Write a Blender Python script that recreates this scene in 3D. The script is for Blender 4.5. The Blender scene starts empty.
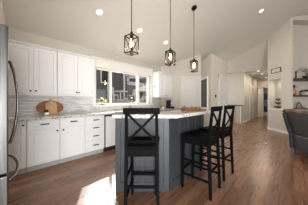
import bpy, bmesh, math, random
from mathutils import Vector, Matrix
random.seed(7)
PI = math.pi
SC = bpy.context.scene
COL = SC.collection

# ------------------------------------------------------------------ camera, sky, sun, exposure
YAW = math.radians(43.8)
AX = Vector((math.cos(YAW), math.sin(YAW), 0))       # the way the camera looks
RT = Vector((math.sin(YAW), -math.cos(YAW), 0))      # to its right
cam = bpy.data.cameras.new('camera')
cam.sensor_width = 36.0
cam.lens = 145.0 / 308.0 * 36.0
cam.shift_y = -2.0 / 308.0
cam.clip_start = 0.05
co = bpy.data.objects.new('camera', cam)
co.location = (0, 0, 1.2)
co.rotation_euler = (PI / 2, 0, YAW - PI / 2)
COL.objects.link(co)
SC.camera = co

world = bpy.data.worlds.new('sky')
SC.world = world
world.use_nodes = True
wn = world.node_tree.nodes
bg = wn['Background']
bg.inputs[0].default_value = (0.95, 0.98, 1.0, 1)
bg.inputs[1].default_value = 0.5

sl = bpy.data.lights.new('sun', 'SUN')
sl.energy = 5
sl.angle = math.radians(0.6)
sl.color = (1.0, 0.96, 0.90)
so = bpy.data.objects.new('sun', sl)
so.rotation_euler = Vector((0.57, 1.0, 0.90)).to_track_quat('Z', 'Y').to_euler()
COL.objects.link(so)

# unseen area lights added to fill in for window daylight
def fill_light(name, loc, aim, sx, sy, watts, col):
    l = bpy.data.lights.new(name, 'AREA')
    l.shape = 'RECTANGLE'
    l.size, l.size_y = sx, sy
    l.energy = watts
    l.color = col
    o = bpy.data.objects.new(name, l)
    o.location = loc
    o.rotation_euler = (Vector(loc) - Vector(aim)).to_track_quat('Z', 'Y').to_euler()
    COL.objects.link(o)


fill_light('rear_fill', (3.0, -6.6, 1.5), (3.0, 0, 1.7), 9.0, 2.6, 60, (0.965, 0.985, 1.0))  # added wide fill behind the camera, no window is built there
fill_light('low_rear_fill', (-1.6, -2.2, 0.8), (0.6, 3.1, 0.4), 3.0, 1.5, 360, (0.965, 0.985, 1.0))  # added low fill that brightens the lower cabinets from behind the camera
fill_light('outside_fill', (2.75, 5.9, 4.0), (2.65, 1.9, 0.9), 3.2, 2.2, 1000, (0.95, 0.98, 1.0))  # added panel outside and above, boosts the sky light through the window
fill_light('entry_fill', (7.3, 3.66, 1.5), (7.3, 0.5, 1.3), 1.7, 2.2, 38, (1.0, 0.98, 0.94))  # added fill hidden behind the pantry box, lifts the far and right walls
fill_light('left_fill', (-3.8, -2.0, 1.5), (0, -1.2, 1.7), 5.0, 2.4, 170, (0.965, 0.985, 1.0))  # added fill at the open left end, no window modelled

SC.view_settings.view_transform = 'Standard'
SC.view_settings.look = 'None'
SC.view_settings.gamma = 1.0
SC.view_settings.use_curve_mapping = False
SC.view_settings.exposure = 0.11
SC.cycles.max_bounces = 10
SC.cycles.diffuse_bounces = 6
SC.cycles.sample_clamp_indirect = 6.0
SC.cycles.caustics_reflective = False
SC.cycles.caustics_refractive = False


# ------------------------------------------------------------------ materials
def lin(c):
    return tuple(((v / 255) / 12.92 if v / 255 <= 0.04045 else ((v / 255 + 0.055) / 1.055) ** 2.4) for v in c) + (1,)


def base_mat(name, rgb, rough=0.5, metal=0.0, spec=0.5):
    m = bpy.data.materials.new(name)
    m.use_nodes = True
    b = m.node_tree.nodes['Principled BSDF']
    b.inputs['Base Color'].default_value = lin(rgb)
    b.inputs['Roughness'].default_value = rough
    b.inputs['Metallic'].default_value = metal
    b.inputs['Specular IOR Level'].default_value = spec
    return m, m.node_tree, b


def coords(nt, scale=(1, 1, 1), swap=None):
    tc = nt.nodes.new('ShaderNodeTexCoord')
    mp = nt.nodes.new('ShaderNodeMapping')
    mp.inputs['Scale'].default_value = scale
    src = tc.outputs['Object']
    if swap:
        sp = nt.nodes.new('ShaderNodeSeparateXYZ')
        cb = nt.nodes.new('ShaderNodeCombineXYZ')
        nt.links.new(src, sp.inputs[0])
        for i, k in enumerate(swap):
            nt.links.new(sp.outputs[k], cb.inputs[i])
        src = cb.outputs[0]
    nt.links.new(src, mp.inputs['Vector'])
    return mp.outputs['Vector']


def noisy(name, rgb, rgb2, rough=0.5, metal=0.0, scale=8, stretch=(1, 1, 1), detail=4, bump=0.0, lo=0.35, hi=0.65, spec=0.5):
    m, nt, b = base_mat(name, rgb, rough, metal, spec)
    n = nt.nodes.new('ShaderNodeTexNoise')
    n.inputs['Scale'].default_value = scale
    n.inputs['Detail'].default_value = detail
    nt.links.new(coords(nt, stretch), n.inputs['Vector'])
    r = nt.nodes.new('ShaderNodeValToRGB')
    r.color_ramp.elements[0].position = lo
    r.color_ramp.elements[1].position = hi
    r.color_ramp.elements[0].color = lin(rgb)
    r.color_ramp.elements[1].color = lin(rgb2)
    nt.links.new(n.outputs['Fac'], r.inputs['Fac'])
    nt.links.new(r.outputs['Color'], b.inputs['Base Color'])
    if bump:
        bp = nt.nodes.new('ShaderNodeBump')
        bp.inputs['Strength'].default_value = bump
        bp.inputs['Distance'].default_value = 0.01
        nt.links.new(n.outputs['Fac'], bp.inputs['Height'])
        nt.links.new(bp.outputs['Normal'], b.inputs['Normal'])
    return m


def floor_mat():
    m, nt, b = base_mat('hardwood', (120, 85, 68), 0.3, 0.0, 0.6)
    v = coords(nt)
    br = nt.nodes.new('ShaderNodeTexBrick')
    br.inputs['Scale'].default_value = 1.0
    br.inputs['Brick Width'].default_value = 1.35
    br.inputs['Row Height'].default_value = 0.125
    br.inputs['Mortar Size'].default_value = 0.0025
    br.inputs['Color1'].default_value = lin((116, 80, 60))
    br.inputs['Color2'].default_value = lin((152, 113, 88))
    br.inputs['Mortar'].default_value = lin((62, 42, 34))
    br.offset = 0.37
    nt.links.new(v, br.inputs['Vector'])
    n = nt.nodes.new('ShaderNodeTexNoise')
    n.inputs['Scale'].default_value = 3.0
    n.inputs['Detail'].default_value = 7
    n.inputs['Roughness'].default_value = 0.65
    nt.links.new(coords(nt, (0.7, 6.0, 1.0)), n.inputs['Vector'])
    r = nt.nodes.new('ShaderNodeValToRGB')
    r.color_ramp.elements[0].position = 0.32
    r.color_ramp.elements[1].position = 0.7
    r.color_ramp.elements[0].color = (0.70, 0.68, 0.67, 1)
    r.color_ramp.elements[1].color = (1.12, 1.1, 1.08, 1)
    nt.links.new(n.outputs['Fac'], r.inputs['Fac'])
    mx = nt.nodes.new('ShaderNodeMix')
    mx.data_type = 'RGBA'
    mx.blend_type = 'MULTIPLY'
    mx.inputs[0].default_value = 1.0
    nt.links.new(br.outputs['Color'], mx.inputs[6])
    nt.links.new(r.outputs['Color'], mx.inputs[7])
    nt.links.new(mx.outputs[2], b.inputs['Base Color'])
    mr = nt.nodes.new('ShaderNodeMapRange')
    mr.inputs['To Min'].default_value = 0.20
    mr.inputs['To Max'].default_value = 0.36
    nt.links.new(n.outputs['Fac'], mr.inputs['Value'])
    nt.links.new(mr.outputs['Result'], b.inputs['Roughness'])
    bp = nt.nodes.new('ShaderNodeBump')
    bp.inputs['Strength'].default_value = 0.1
    bp.inputs['Distance'].default_value = 0.006
    nt.links.new(n.outputs['Fac'], bp.inputs['Height'])
    nt.links.new(bp.outputs['Normal'], b.inputs['Normal'])
    return m


def brick_mat(name, c1, c2, mortar, w, h, ms, swap, rough=0.3):
    m, nt, b = base_mat(name, c1, rough)
    br = nt.nodes.new('ShaderNodeTexBrick')
    br.inputs['Scale'].default_value = 1.0
    br.inputs['Brick Width'].default_value = w
    br.inputs['Row Height'].default_value = h
    br.inputs['Mortar Size'].default_value = ms
    br.inputs['Color1'].default_value = lin(c1)
    br.inputs['Color2'].default_value = lin(c2)
    br.inputs['Mortar'].default_value = lin(mortar)
    nt.links.new(coords(nt, (1, 1, 1), swap), br.inputs['Vector'])
    nt.links.new(br.outputs['Color'], b.inputs['Base Color'])
    return m


def granite_mat():
    m, nt, b = base_mat('granite', (200, 198, 194), 0.12)
    v = coords(nt)
    n = nt.nodes.new('ShaderNodeTexNoise')
    n.inputs['Scale'].default_value = 28
    n.inputs['Detail'].default_value = 6
    n.inputs['Roughness'].default_value = 0.7
    nt.links.new(v, n.inputs['Vector'])
    r = nt.nodes.new('ShaderNodeValToRGB')
    e = r.color_ramp.elements
    e[0].position = 0.34
    e[0].color = lin((92, 88, 86))
    e[1].position = 0.5
    e[1].color = lin((204, 201, 196))
    x = e.new(0.44)
    x.color = lin((165, 161, 157))
    nt.links.new(n.outputs['Fac'], r.inputs['Fac'])
    nt.links.new(r.outputs['Color'], b.inputs['Base Color'])
    return m


def glow(name, rgb, strength):
    m = bpy.data.materials.new(name)
    m.use_nodes = True
    nt = m.node_tree
    nt.nodes.remove(nt.nodes['Principled BSDF'])
    e = nt.nodes.new('ShaderNodeEmission')
    e.inputs[0].default_value = lin(rgb)
    e.inputs[1].default_value = strength
    nt.links.new(e.outputs[0], nt.nodes['Material Output'].inputs[0])
    return m


def glass_mat():
    m = bpy.data.materials.new('window_glass')
    m.use_nodes = True
    nt = m.node_tree
    nt.nodes.remove(nt.nodes['Principled BSDF'])
    t = nt.nodes.new('ShaderNodeBsdfTransparent')
    t.inputs[0].default_value = (0.96, 0.97, 0.97, 1)
    g = nt.nodes.new('ShaderNodeBsdfGlossy')
    g.inputs['Roughness'].default_value = 0.02
    mix = nt.nodes.new('ShaderNodeMixShader')
    mix.inputs[0].default_value = 0.07
    nt.links.new(t.outputs[0], mix.inputs[1])
    nt.links.new(g.outputs[0], mix.inputs[2])
    nt.links.new(mix.outputs[0], nt.nodes['Material Output'].inputs[0])
    return m


M = {}
M['floor'] = floor_mat()
M['wall'] = noisy('wall_paint', (197, 191, 180), (200, 194, 183), 0.85, scale=60, bump=0.03, spec=0.2)
M['ceiling'] = noisy('ceiling_paint', (206, 203, 194), (209, 206, 197), 0.9, scale=80, bump=0.04, spec=0.15)
M['trim'] = base_mat('trim_white', (226, 223, 217), 0.45)[0]
M['door'] = base_mat('door_offwhite', (206, 203, 198), 0.5)[0]
M['cab'] = base_mat('cabinet_white', (229, 228, 227), 0.4)[0]
M['groove'] = base_mat('cabinet_groove', (176, 172, 168), 0.6)[0]
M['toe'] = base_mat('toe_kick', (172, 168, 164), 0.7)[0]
M['tile'] = brick_mat('marble_mosaic', (226, 224, 221), (188, 186, 183), (172, 169, 166), 0.17, 0.031, 0.0026, (0, 2, 1), 0.25)
M['granite'] = granite_mat()
M['black'] = noisy('black_wood', (8, 8, 9), (13, 12, 13), 0.6, scale=20, stretch=(1, 1, 0.2), spec=0.05)
M['blackmetal'] = base_mat('black_metal', (18, 16, 15), 0.4, 0.6)[0]
M['bronze'] = base_mat('bronze_metal', (40, 29, 22), 0.5, 0.5)[0]
M['island'] = noisy('island_grey', (43, 46, 49), (47, 50, 53), 0.5, scale=12)
M['steel'] = noisy('stainless', (84, 83, 83), (122, 121, 119), 0.36, 0.9, scale=30, stretch=(1, 1, 0.03))
M['steeldark'] = base_mat('handle_steel', (120, 118, 116), 0.25, 1.0)[0]
M['fridgeside'] = noisy('fridge_grey', (112, 112, 113), (124, 124, 125), 0.4, 0.5, scale=10)
M['gap'] = base_mat('dark_gap', (22, 22, 22), 0.8)[0]
M['chalk'] = noisy('chalkboard', (86, 83, 77), (94, 91, 84), 0.8, scale=3)
M['glass'] = glass_mat()
M['oak'] = noisy('cutting_board_wood', (118, 78, 46), (146, 100, 62), 0.5, scale=7, stretch=(1, 1, 8))
M['maple'] = noisy('light_board_wood', (190, 148, 104), (206, 166, 122), 0.5, scale=7, stretch=(8, 8, 1))
M['wicker'] = noisy('wicker', (92, 60, 34), (140, 98, 60), 0.7, scale=70, bump=0.4)
M['white'] = base_mat('white_ceramic', (232, 230, 226), 0.25)[0]
M['shelfwood'] = noisy('dark_shelf_wood', (52, 36, 27), (72, 50, 38), 0.5, scale=6, stretch=(8, 8, 1))
M['leather'] = noisy('grey_leather', (54, 56, 59), (72, 73, 75), 0.42, scale=40, bump=0.15)
M['leathertan'] = noisy('worn_leather', (66, 58, 52), (140, 116, 94), 0.5, scale=14, bump=0.1)
M['leatherdark'] = noisy('dark_leather', (36, 36, 38), (48, 48, 50), 0.4, scale=30, bump=0.1)
M['piping'] = base_mat('piping', (150, 146, 140), 0.5)[0]
M['sidegrey'] = base_mat('sideboard_grey', (168, 164, 156), 0.5)[0]
M['darktop'] = noisy('dark_stone_top', (64, 55, 48), (84, 73, 64), 0.35, scale=10)
M['tanwood'] = noisy('tan_wood', (156, 120, 84), (172, 136, 98), 0.5, scale=5, stretch=(6, 6, 1))
M['copper'] = noisy('copper_glaze', (168, 96, 52), (196, 126, 78), 0.35, 0.2, scale=12)
M['leaf'] = noisy('leaf_green', (62, 84, 44), (104, 128, 66), 0.6, scale=20)
M['leafdark'] = noisy('leaf_dark', (40, 48, 32), (66, 72, 46), 0.6, scale=20)
M['lime'] = noisy('leaf_lime', (132, 148, 62), (178, 188, 96), 0.6, scale=20)
M['yellow'] = noisy('petal_yellow', (232, 206, 122), (244, 226, 160), 0.6, scale=20)
M['pewter'] = noisy('aged_bronze', (66, 62, 52), (98, 92, 76), 0.5, 0.4, scale=14)
M['pink'] = base_mat('book_blush', (196, 172, 160), 0.6)[0]
M['paper'] = base_mat('paper', (214, 208, 198), 0.8)[0]
M['ink'] = base_mat('grey_ink', (120, 114, 106), 0.8)[0]
M['bulb'] = glow('warm_bulb', (255, 214, 160), 14)
M['candle'] = base_mat('candle_sleeve', (196, 168, 140), 0.5)[0]
M['can'] = glow('downlight', (255, 246, 230), 4.5)
M['mauve'] = base_mat('far_room_paint', (150, 146, 152), 0.9)[0]
M['art'] = noisy('dark_art', (24, 22, 24), (60, 54, 54), 0.5, scale=6)
M['espresso'] = noisy('espresso_wood', (34, 28, 28), (52, 44, 44), 0.5, scale=6)
M['siding'] = brick_mat('slate_siding', (88, 88, 98), (82, 82, 92), (60, 60, 68), 6.0, 0.16, 0.012, (0, 2, 1), 0.8)
M['roof'] = noisy('roof_shingle', (58, 56, 58), (82, 78, 78), 0.9, scale=30)
M['dirt'] = noisy('dry_bank', (168, 150, 138), (206, 194, 184), 0.95, scale=1.4, detail=8, lo=0.3, hi=0.7)
M['bark'] = noisy('bark', (96, 84, 76), (124, 112, 102), 0.9, scale=12)
M['bush'] = noisy('bush_green', (60, 72, 52), (112, 118, 96), 0.9, scale=14)
M['fence'] = brick_mat('cedar_fence', (150, 128, 116), (132, 112, 102), (92, 78, 70), 0.14, 8.0, 0.008, (0, 2, 1), 0.9)
M['patio'] = base_mat('white_resin', (222, 220, 218), 0.5)[0]
M['umbrella'] = base_mat('cream_canvas', (214, 202, 192), 0.8)[0]
M['vent'] = base_mat('vent_grey', (150, 146, 138), 0.6)[0]


# ------------------------------------------------------------------ mesh helpers
def P(d, l, z=None):
    v = AX * d + RT * l
    return Vector((v.x, v.y, 0 if z is None else z))


class MB:
    def __init__(self):
        self.bm = bmesh.new()

    def hexa(self, b, t):
        """b, t: four bottom and four top points, same order"""
        vs = [self.bm.verts.new(p) for p in list(b) + list(t)]
        for f in ((3, 2, 1, 0), (4, 5, 6, 7), (0, 1, 5, 4), (1, 2, 6, 5), (2, 3, 7, 6), (3, 0, 4, 7)):
            self.bm.faces.new([vs[i] for i in f])
        return self

    def box(self, x0, y0, z0, x1, y1, z1):
        q = [(x0, y0), (x1, y0), (x1, y1), (x0, y1)]
        return self.hexa([(x, y, z0) for x, y in q], [(x, y, z1) for x, y in q])

    def boxm(self, x0, y0, z0, x1, y1, z1, mat):
        q = [(x0, y0), (x1, y0), (x1, y1), (x0, y1)]
        return self.hexa([mat @ Vector((x, y, z0)) for x, y in q], [mat @ Vector((x, y, z1)) for x, y in q])

    def dl(self, d0, d1, l0, l1, z0, z1):
        q = [P(d0, l0), P(d0, l1), P(d1, l1), P(d1, l0)]
        return self.hexa([(p.x, p.y, z0) for p in q], [(p.x, p.y, z1) for p in q])

    def prism(self, poly, z0, z1):
        """z1 may be a function of (x, y)"""
        f = z1 if callable(z1) else (lambda x, y: z1)
        g = z0 if callable(z0) else (lambda x, y: z0)
        b = [self.bm.verts.new((p[0], p[1], g(p[0], p[1]))) for p in poly]
        t = [self.bm.verts.new((p[0], p[1], f(p[0], p[1]))) for p in poly]
        n = len(poly)
        self.bm.faces.new(b[::-1])
        self.bm.faces.new(t)
        for i in range(n):
            j = (i + 1) % n
            self.bm.faces.new((b[i], b[j], t[j], t[i]))
        return self

    def bar(self, p, q, w, h=None, up=(0, 0, 1), w2=None, h2=None):
        p, q = Vector(p), Vector(q)
        h = h or w
        w2 = w2 or w
        h2 = h2 or h
        d = (q - p).normalized()
        u = Vector(up)
        if abs(d.dot(u)) > 0.95:
            u = Vector((0, 1, 0))
        s = d.cross(u).normalized()
        u = s.cross(d).normalized()
        def ring(c, a, b):
            return [c - s * a / 2 - u * b / 2, c + s * a / 2 - u * b / 2, c + s * a / 2 + u * b / 2, c - s * a / 2 + u * b / 2]
        return self.hexa(ring(p, w, h), ring(q, w2, h2))

    def tube(self, pts, r, n=8, cap=True):
        pts = [Vector(p) for p in pts]
        rs = r if isinstance(r, (list, tuple)) else [r] * len(pts)
        rings = []
        ref = None
        for i, p in enumerate(pts):
            a = pts[max(i - 1, 0)]
            b = pts[min(i + 1, len(pts) - 1)]
            d = (b - a).normalized()
            if ref is None:
                ref = Vector((0, 0, 1)) if abs(d.z) < 0.9 else Vector((1, 0, 0))
            s = d.cross(ref)
            s = s.normalized() if s.length > 1e-5 else d.orthogonal().normalized()
            ref = s.cross(d).normalized()
            rings.append([self.bm.verts.new(p + (s * math.cos(2 * PI * k / n) + ref * math.sin(2 * PI * k / n)) * rs[i]) for k in range(n)])
        for a, b in zip(rings, rings[1:]):
            for k in range(n):
                self.bm.faces.new((a[k], a[(k + 1) % n], b[(k + 1) % n], b[k]))
        if cap:
            self.bm.faces.new(rings[0][::-1])
            self.bm.faces.new(rings[-1])
        return self

    def lathe(self, prof, c=(0, 0, 0), n=20, sx=1, sy=1):
        rings = []
        for r, z in prof:
            rings.append([self.bm.verts.new((c[0] + sx * max(r, 1e-4) * math.cos(2 * PI * k / n), c[1] + sy * max(r, 1e-4) * math.sin(2 * PI * k / n), c[2] + z)) for k in range(n)])
        for a, b in zip(rings, rings[1:]):
            for k in range(n):
                self.bm.faces.new((a[k], a[(k + 1) % n], b[(k + 1) % n], b[k]))
        self.bm.faces.new(rings[0][::-1])
        self.bm.faces.new(rings[-1])
        return self

    def ball(self, c, r, sx=1, sy=1, sz=1, sub=2):
        mt = Matrix.Translation(Vector(c)) @ Matrix.Diagonal((r * sx, r * sy, r * sz, 1))
        bmesh.ops.create_icosphere(self.bm, subdivisions=sub, radius=1, matrix=mt)
        return self

    def leafq(self, base, d, length, width):
        base, d = Vector(base), Vector(d).normalized()
        s = d.cross(Vector((0, 0, 1)))
        s = s.normalized() if s.length > 1e-3 else Vector((1, 0, 0))
        nrm = s.cross(d)
        p = [base, base + d * length * .5 + s * width / 2, base + d * length - nrm * length * .12, base + d * length * .5 - s * width / 2]
        t = [x + nrm * 0.002 for x in p]
        return self.hexa(p, t)

    def build(self, name, mat, parent=None, bevel=0.0, smooth=False, seg=2, local=False):
        bmesh.ops.recalc_face_normals(self.bm, faces=self.bm.faces)
        me = bpy.data.meshes.new(name)
        self.bm.to_mesh(me)
        self.bm.free()
        if isinstance(mat, str):
            mat = M[mat]
        me.materials.append(mat)
        if smooth:
            for p in me.polygons:
                p.use_smooth = True
        o = bpy.data.objects.new(name, me)
        COL.objects.link(o)
        if parent is not None:
            o.parent = parent
            r = parent
            while r.parent is not None:
                r = r.parent
            if not local:
                mw = Matrix.Translation(r.location) @ r.rotation_euler.to_matrix().to_4x4()
                me.transform(mw.inverted())
        if bevel:
            b = o.modifiers.new('round', 'BEVEL')
            b.width = bevel
            b.segments = seg
            b.limit_method = 'ANGLE'
            b.angle_limit = math.radians(40)
            b.harden_normals = False
        return o


def tag(o, label, cat, group=None):
    o['label'] = label
    o['category'] = cat
    if group:
        o['group'] = group
    return o


def thing(name, label, cat, loc=(0, 0, 0), rotz=0.0, group=None):
    o = bpy.data.objects.new(name, None)
    o.empty_display_size = 0.1
    o.location = loc
    o.rotation_euler = (0, 0, rotz)
    COL.objects.link(o)
    return tag(o, label, cat, group)


def struct(o):
    o['kind'] = 'structure'
    return o


def dup(root, loc, rotz=None, label=None):
    r = root.copy()
    COL.objects.link(r)
    r.location = loc
    if rotz is not None:
        r.rotation_euler = (0, 0, rotz)
    if label:
        r['label'] = label
    for ch in list(root.children):
        c = ch.copy()
        COL.objects.link(c)
        c.parent = r
        for g in list(ch.children):
            d = g.copy()
            COL.objects.link(d)
            d.parent = c
    return r


# ------------------------------------------------------------------ the room
WY = 3.73            # kitchen wall
SLOPE = 0.418
RIDGE = -1.3


def cz(x, y):
    if y >= RIDGE:
        return 2.53 + SLOPE * (WY - y)
    return 2.53 + SLOPE * (WY - RIDGE) - SLOPE * (RIDGE - y)


def czt(x, y):
    return cz(x, y) + 0.03


struct(MB().box(-4, -7, -0.1, 16.5, 3.9, 0).build('floor', 'floor'))
m = MB()
for y0, y1 in ((3.95, RIDGE), (RIDGE, -7)):
    pl = [(-4, y0), (9.3, y0), (9.3, y1), (-4, y1)]
    m.prism(pl, cz, lambda x, y: cz(x, y) + 0.15)
struct(m.build('ceiling', 'ceiling'))

# kitchen wall with its window opening
WX0, WX1, WZ0, WZ1 = 1.68, 3.70, 1.08, 2.08
m = MB()
WT = WY + 0.17
for x0, x1, z0, z1 in ((-0.2, WX0, 0, None), (WX1, 9.1, 0, None), (WX0, WX1, 0, WZ0), (WX0, WX1, WZ1, None)):
    q = [(x0, WY), (x1, WY), (x1, WT), (x0, WT)]
    m.prism(q, z0, z1 if z1 is not None else czt)
struct(m.build('wall_kitchen', 'wall'))
# end wall behind the refrigerator
m = MB()
m.prism([(0.043, WY + 0.02), (-0.31, 0.35), (-0.45, 0.35), (-0.12, WY + 0.02)], 1.95, czt)
m.prism([(-0.75, WY + 0.02), (-0.9, 0.35), (-1.0, 0.35), (-0.85, WY + 0.02)], 0, czt)
struct(m.build('wall_gable', 'trim'))  # white trim paint stands in for bounce light on this wall

# diagonal pantry wall, the low-topped pantry box beside it
DP = 5.67
a, b_, c, d = P(DP, 0.15), P(DP, 1.838), P(DP + .12, 1.838), P(DP + .12, 0.15)
struct(MB().prism([a, b_, c, d], 0, czt).build('wall_pantry', 'wall'))
K0, K1 = P(DP, 1.838), P(4.66, 1.838)
BX1 = 6.3
BZ = 2.72
struct(MB().prism([K1, (BX1, K1.y), (BX1, 2.95), P(DP, 1.84)], 0, BZ).build('wall_pantry_box', 'wall'))

# far wall and the hallway
FX = 8.98
HY0, HY1 = 0.764, 1.90
HZ = 2.74
HX = 13.0
m = MB()
m.prism([(FX, HY1), (FX + .12, HY1), (FX + .12, WY + .02), (FX, WY + .02)], 0, HZ)
UX = 7.55
ya, yb = HY0 - .1, WY + .02
m.hexa([(FX, ya, HZ), (FX + .12, ya, HZ), (FX + .12, yb, HZ), (FX, yb, HZ)],
       [(UX, ya, czt(0, ya)), (UX + .12, ya, czt(0, ya)), (UX + .12, yb, czt(0, yb)), (UX, yb, czt(0, yb))])
struct(m.build('wall_far', 'wall'))
struct(MB().box(FX + .12, HY1, 0, HX + .1, HY1 + .12, HZ).build('wall_hall_left', 'wall'))
w0, w1 = P(6.06, 4.75), P(5.03, 4.75)
m = MB()
m.prism([(w0.x + .02, w0.y), (FX + .12, w0.y), (FX + .12, w0.y - .12), (w0.x + .14, w0.y - .12)], 0, czt)
m.box(FX + .12, HY0 - .12, 0, HX + .1, HY0, HZ)
struct(m.build('wall_hall_right', 'wall'))
m = MB()
DY0, DY1 = 0.86, 1.535
m.box(HX, DY1, 0, HX + .12, HY1 + .02, HZ)
m.box(HX, HY0, 0, HX + .12, DY0, HZ)
m.box(HX, DY0, 2.1, HX + .12, DY1, HZ)
struct(m.build('wall_hall_end', 'wall'))
struct(MB().box(FX + .1, HY0 - .12, HZ, HX + .12, HY1 + .12, HZ + .1).build('ceiling_hall', 'ceiling'))
struct(MB().box(9.66, HY0 - .05, HZ - .06, 9.80, HY1 + .05, HZ + .02).build('trim_hall_beam', 'ceiling'))
# room past the hall door
m = MB()
m.box(15.4, -0.6, 0, 15.5, 3.2, 2.74)
m.box(HX + .12, 3.1, 0, 15.5, 3.2, 2.74)
m.box(HX + .12, -0.6, 0, 15.5, -0.5, 2.74)
struct(m.build('wall_far_room', 'mauve'))
struct(MB().box(HX + .12, -.6, 2.74, 15.5, 3.2, 2.84).build('ceiling_far_room', 'ceiling'))

# angled wall on the right with its display niche
ND0, ND1, NZ0, NZ1 = 5.42, 5.99, 0.88, 2.035
m = MB()


def dlc(d0, d1, l0, l1, z0, z1):
    m.prism([P(d0, l0), P(d0, l1), P(d1, l1), P(d1, l0)], z0, z1)


dlc(5.03, ND0, 4.75, 4.82, 0, czt)
dlc(ND1, 6.06, 4.75, 5.03, 0, czt)
dlc(ND0, ND1, 4.75, 5.03, 0, NZ0)
dlc(ND0, ND1, 4.75, 5.03, NZ1, czt)
dlc(ND0, ND1, 4.98, 5.03, NZ0, NZ1)
struct(m.build('wall_right', 'wall'))
struct(MB().dl(ND0 - .14, ND1 + .03, 4.725, 4.78, NZ0 - .03, NZ0 + .005).build('trim_niche_ledge', 'trim'))
# recess with floating shelves
m = MB()
dlc(5.37, 5.42, 4.8, 7.4, 0, czt)
dlc(5.03, 5.38, 4.82, 7.4, 3.99, czt)
struct(m.build('wall_recess', 'wall'))

# baseboards
def base_run(name, pts, h=.11, t=.016):
    mm = MB()
    for p, q in zip(pts, pts[1:]):
        p, q = Vector(p), Vector(q)
        mm.bar((p.x, p.y, h / 2), (q.x, q.y, h / 2), t, h)
    return struct(mm.build(name, 'trim'))


base_run('baseboard_right', [P(5.03, 4.742), P(6.06, 4.742)])
base_run('baseboard_hall_left', [(FX + .0, HY1 - .008), (10.25, HY1 - .008)])
base_run('baseboard_hall_left_end', [(11.6, HY1 - .008), (HX, HY1 - .008)])
base_run('baseboard_far', [(FX - .008, HY1), (FX - .008, 3.7)])
base_run('baseboard_pantry', [P(4.652, 1.83), P(DP, 1.83)])
base_run('baseboard_box', [(K1.x, K1.y - .008), (5.24, K1.y - .008)])

# window: casing, frame posts, glass, deep sill
win = bpy.data.objects.new('window_1', None)
COL.objects.link(win)
win['kind'] = 'structure'
m = MB()
m.box(WX0 - .09, WY - .02, WZ0 - .02, WX0, WY + .02, WZ1)
m.box(WX1, WY - .02, WZ0 - .02, WX1 + .09, WY + .02, WZ1)
m.box(WX0 - .09, WY - .025, WZ1, WX1 + .09, WY + .02, WZ1 + .235)
m.box(WX0 - .11, WY - .045, WZ1 + .235, WX1 + .11, WY + .02, WZ1 + .262)
m.build('casing', 'trim', win, bevel=.004)
m = MB()
GY = WY + .09
m.box(WX0 - .01, GY - .03, WZ0, WX0 + .045, GY + .05, WZ1)
m.box(WX1 - .045, GY - .03, WZ0, WX1 + .01, GY + .05, WZ1)
m.box(WX0, GY - .03, WZ1 - .03, WX1, GY + .05, WZ1 + .01)
m.box(WX0, GY - .03, WZ0 - .01, WX1, GY + .05, WZ0 + .035)
m.box(2.152, GY - .025, WZ0, 2.195, GY + .03, WZ1)
m.box(3.14, GY - .045, WZ0, 3.22, GY + .05, WZ1)
m.build('window_frame', 'trim', win, bevel=.003)
for x0, x1 in ((WX0 + .04, 2.154), (2.193, 3.142), (3.218, WX1 - .04)):
    MB().box(x0, GY, WZ0 + .03, x1, GY + .006, WZ1 - .025).build('pane', 'glass', win)
MB().box(WX0 - .1, WY - .045, WZ0 - .035, WX1 + .1, GY - .03, WZ0 + .0).build('window_sill', 'trim', win, bevel=.004)

# mosaic backsplash
m = MB()
m.box(0.0, WY - .012, .91, WX0 - .09, WY + .005, 1.36)
m.box(WX0 - .09, WY - .012, .91, WX1 + .09, WY + .005, WZ0 - .035)
m.box(WX1 + .09, WY - .012, .91, 4.26, WY + .005, 1.36)
struct(m.build('wall_backsplash', 'tile'))


# doors
def panel_door(name, org, ux, w, h, nrm, rows, knob_u, knob_z, handle_mat='blackmetal', casing_mat='door'):
    """door slab with casing standing proud of a wall; org = lower left corner, ux along, nrm out of the wall"""
    ux, nrm = Vector(ux), Vector(nrm)
    R = Matrix((ux, nrm, Vector((0, 0, 1)))).transposed().to_4x4()
    R.translation = Vector(org)
    e = bpy.data.objects.new(name, None)
    COL.objects.link(e)
    e['kind'] = 'structure'
    mm = MB()
    mm.boxm(0.004, 0.002, 0.01, w - .004, 0.008, h - .004, R)
    xs = [0.004, .10, w / 2 - .045, w / 2 + .045, w - .10, w - .004]
    for i in (0, 2, 4):
        mm.boxm(xs[i], .006, .01, xs[i + 1], .028, h - .004, R)
    zr = [0.01] + rows + [h - .004]
    for i in range(0, len(zr), 2):
        mm.boxm(.10, .006, zr[i], w - .10, .0275, zr[i + 1], R)
    for j in range(1, len(zr) - 1, 2):
        for u0, u1 in ((.10, w / 2 - .045), (w / 2 + .045, w - .10)):
            mm.boxm(u0 + .035, .010, zr[j] + .035, u1 - .035, .020, zr[j + 1] - .035, R)
    mm.build('door_slab', 'door', e, bevel=.003)
    mm = MB()
    for u0, u1 in ((-.085, 0), (w, w + .085)):
        mm.boxm(u0, 0, 0, u1, .03, h + .085, R)
    mm.boxm(-.085, 0, h, w + .085, .032, h + .09, R)
    mm.build('casing', casing_mat, e, bevel=.005)
    mm = MB()
    c = R @ Vector((knob_u, .03, knob_z))
    mm.tube([c, c + nrm * .035], .011, 10)
    mm.ball(c + nrm * .05, .028)
    mm.build('door_handle', handle_mat, e, smooth=True)
    return e


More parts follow.
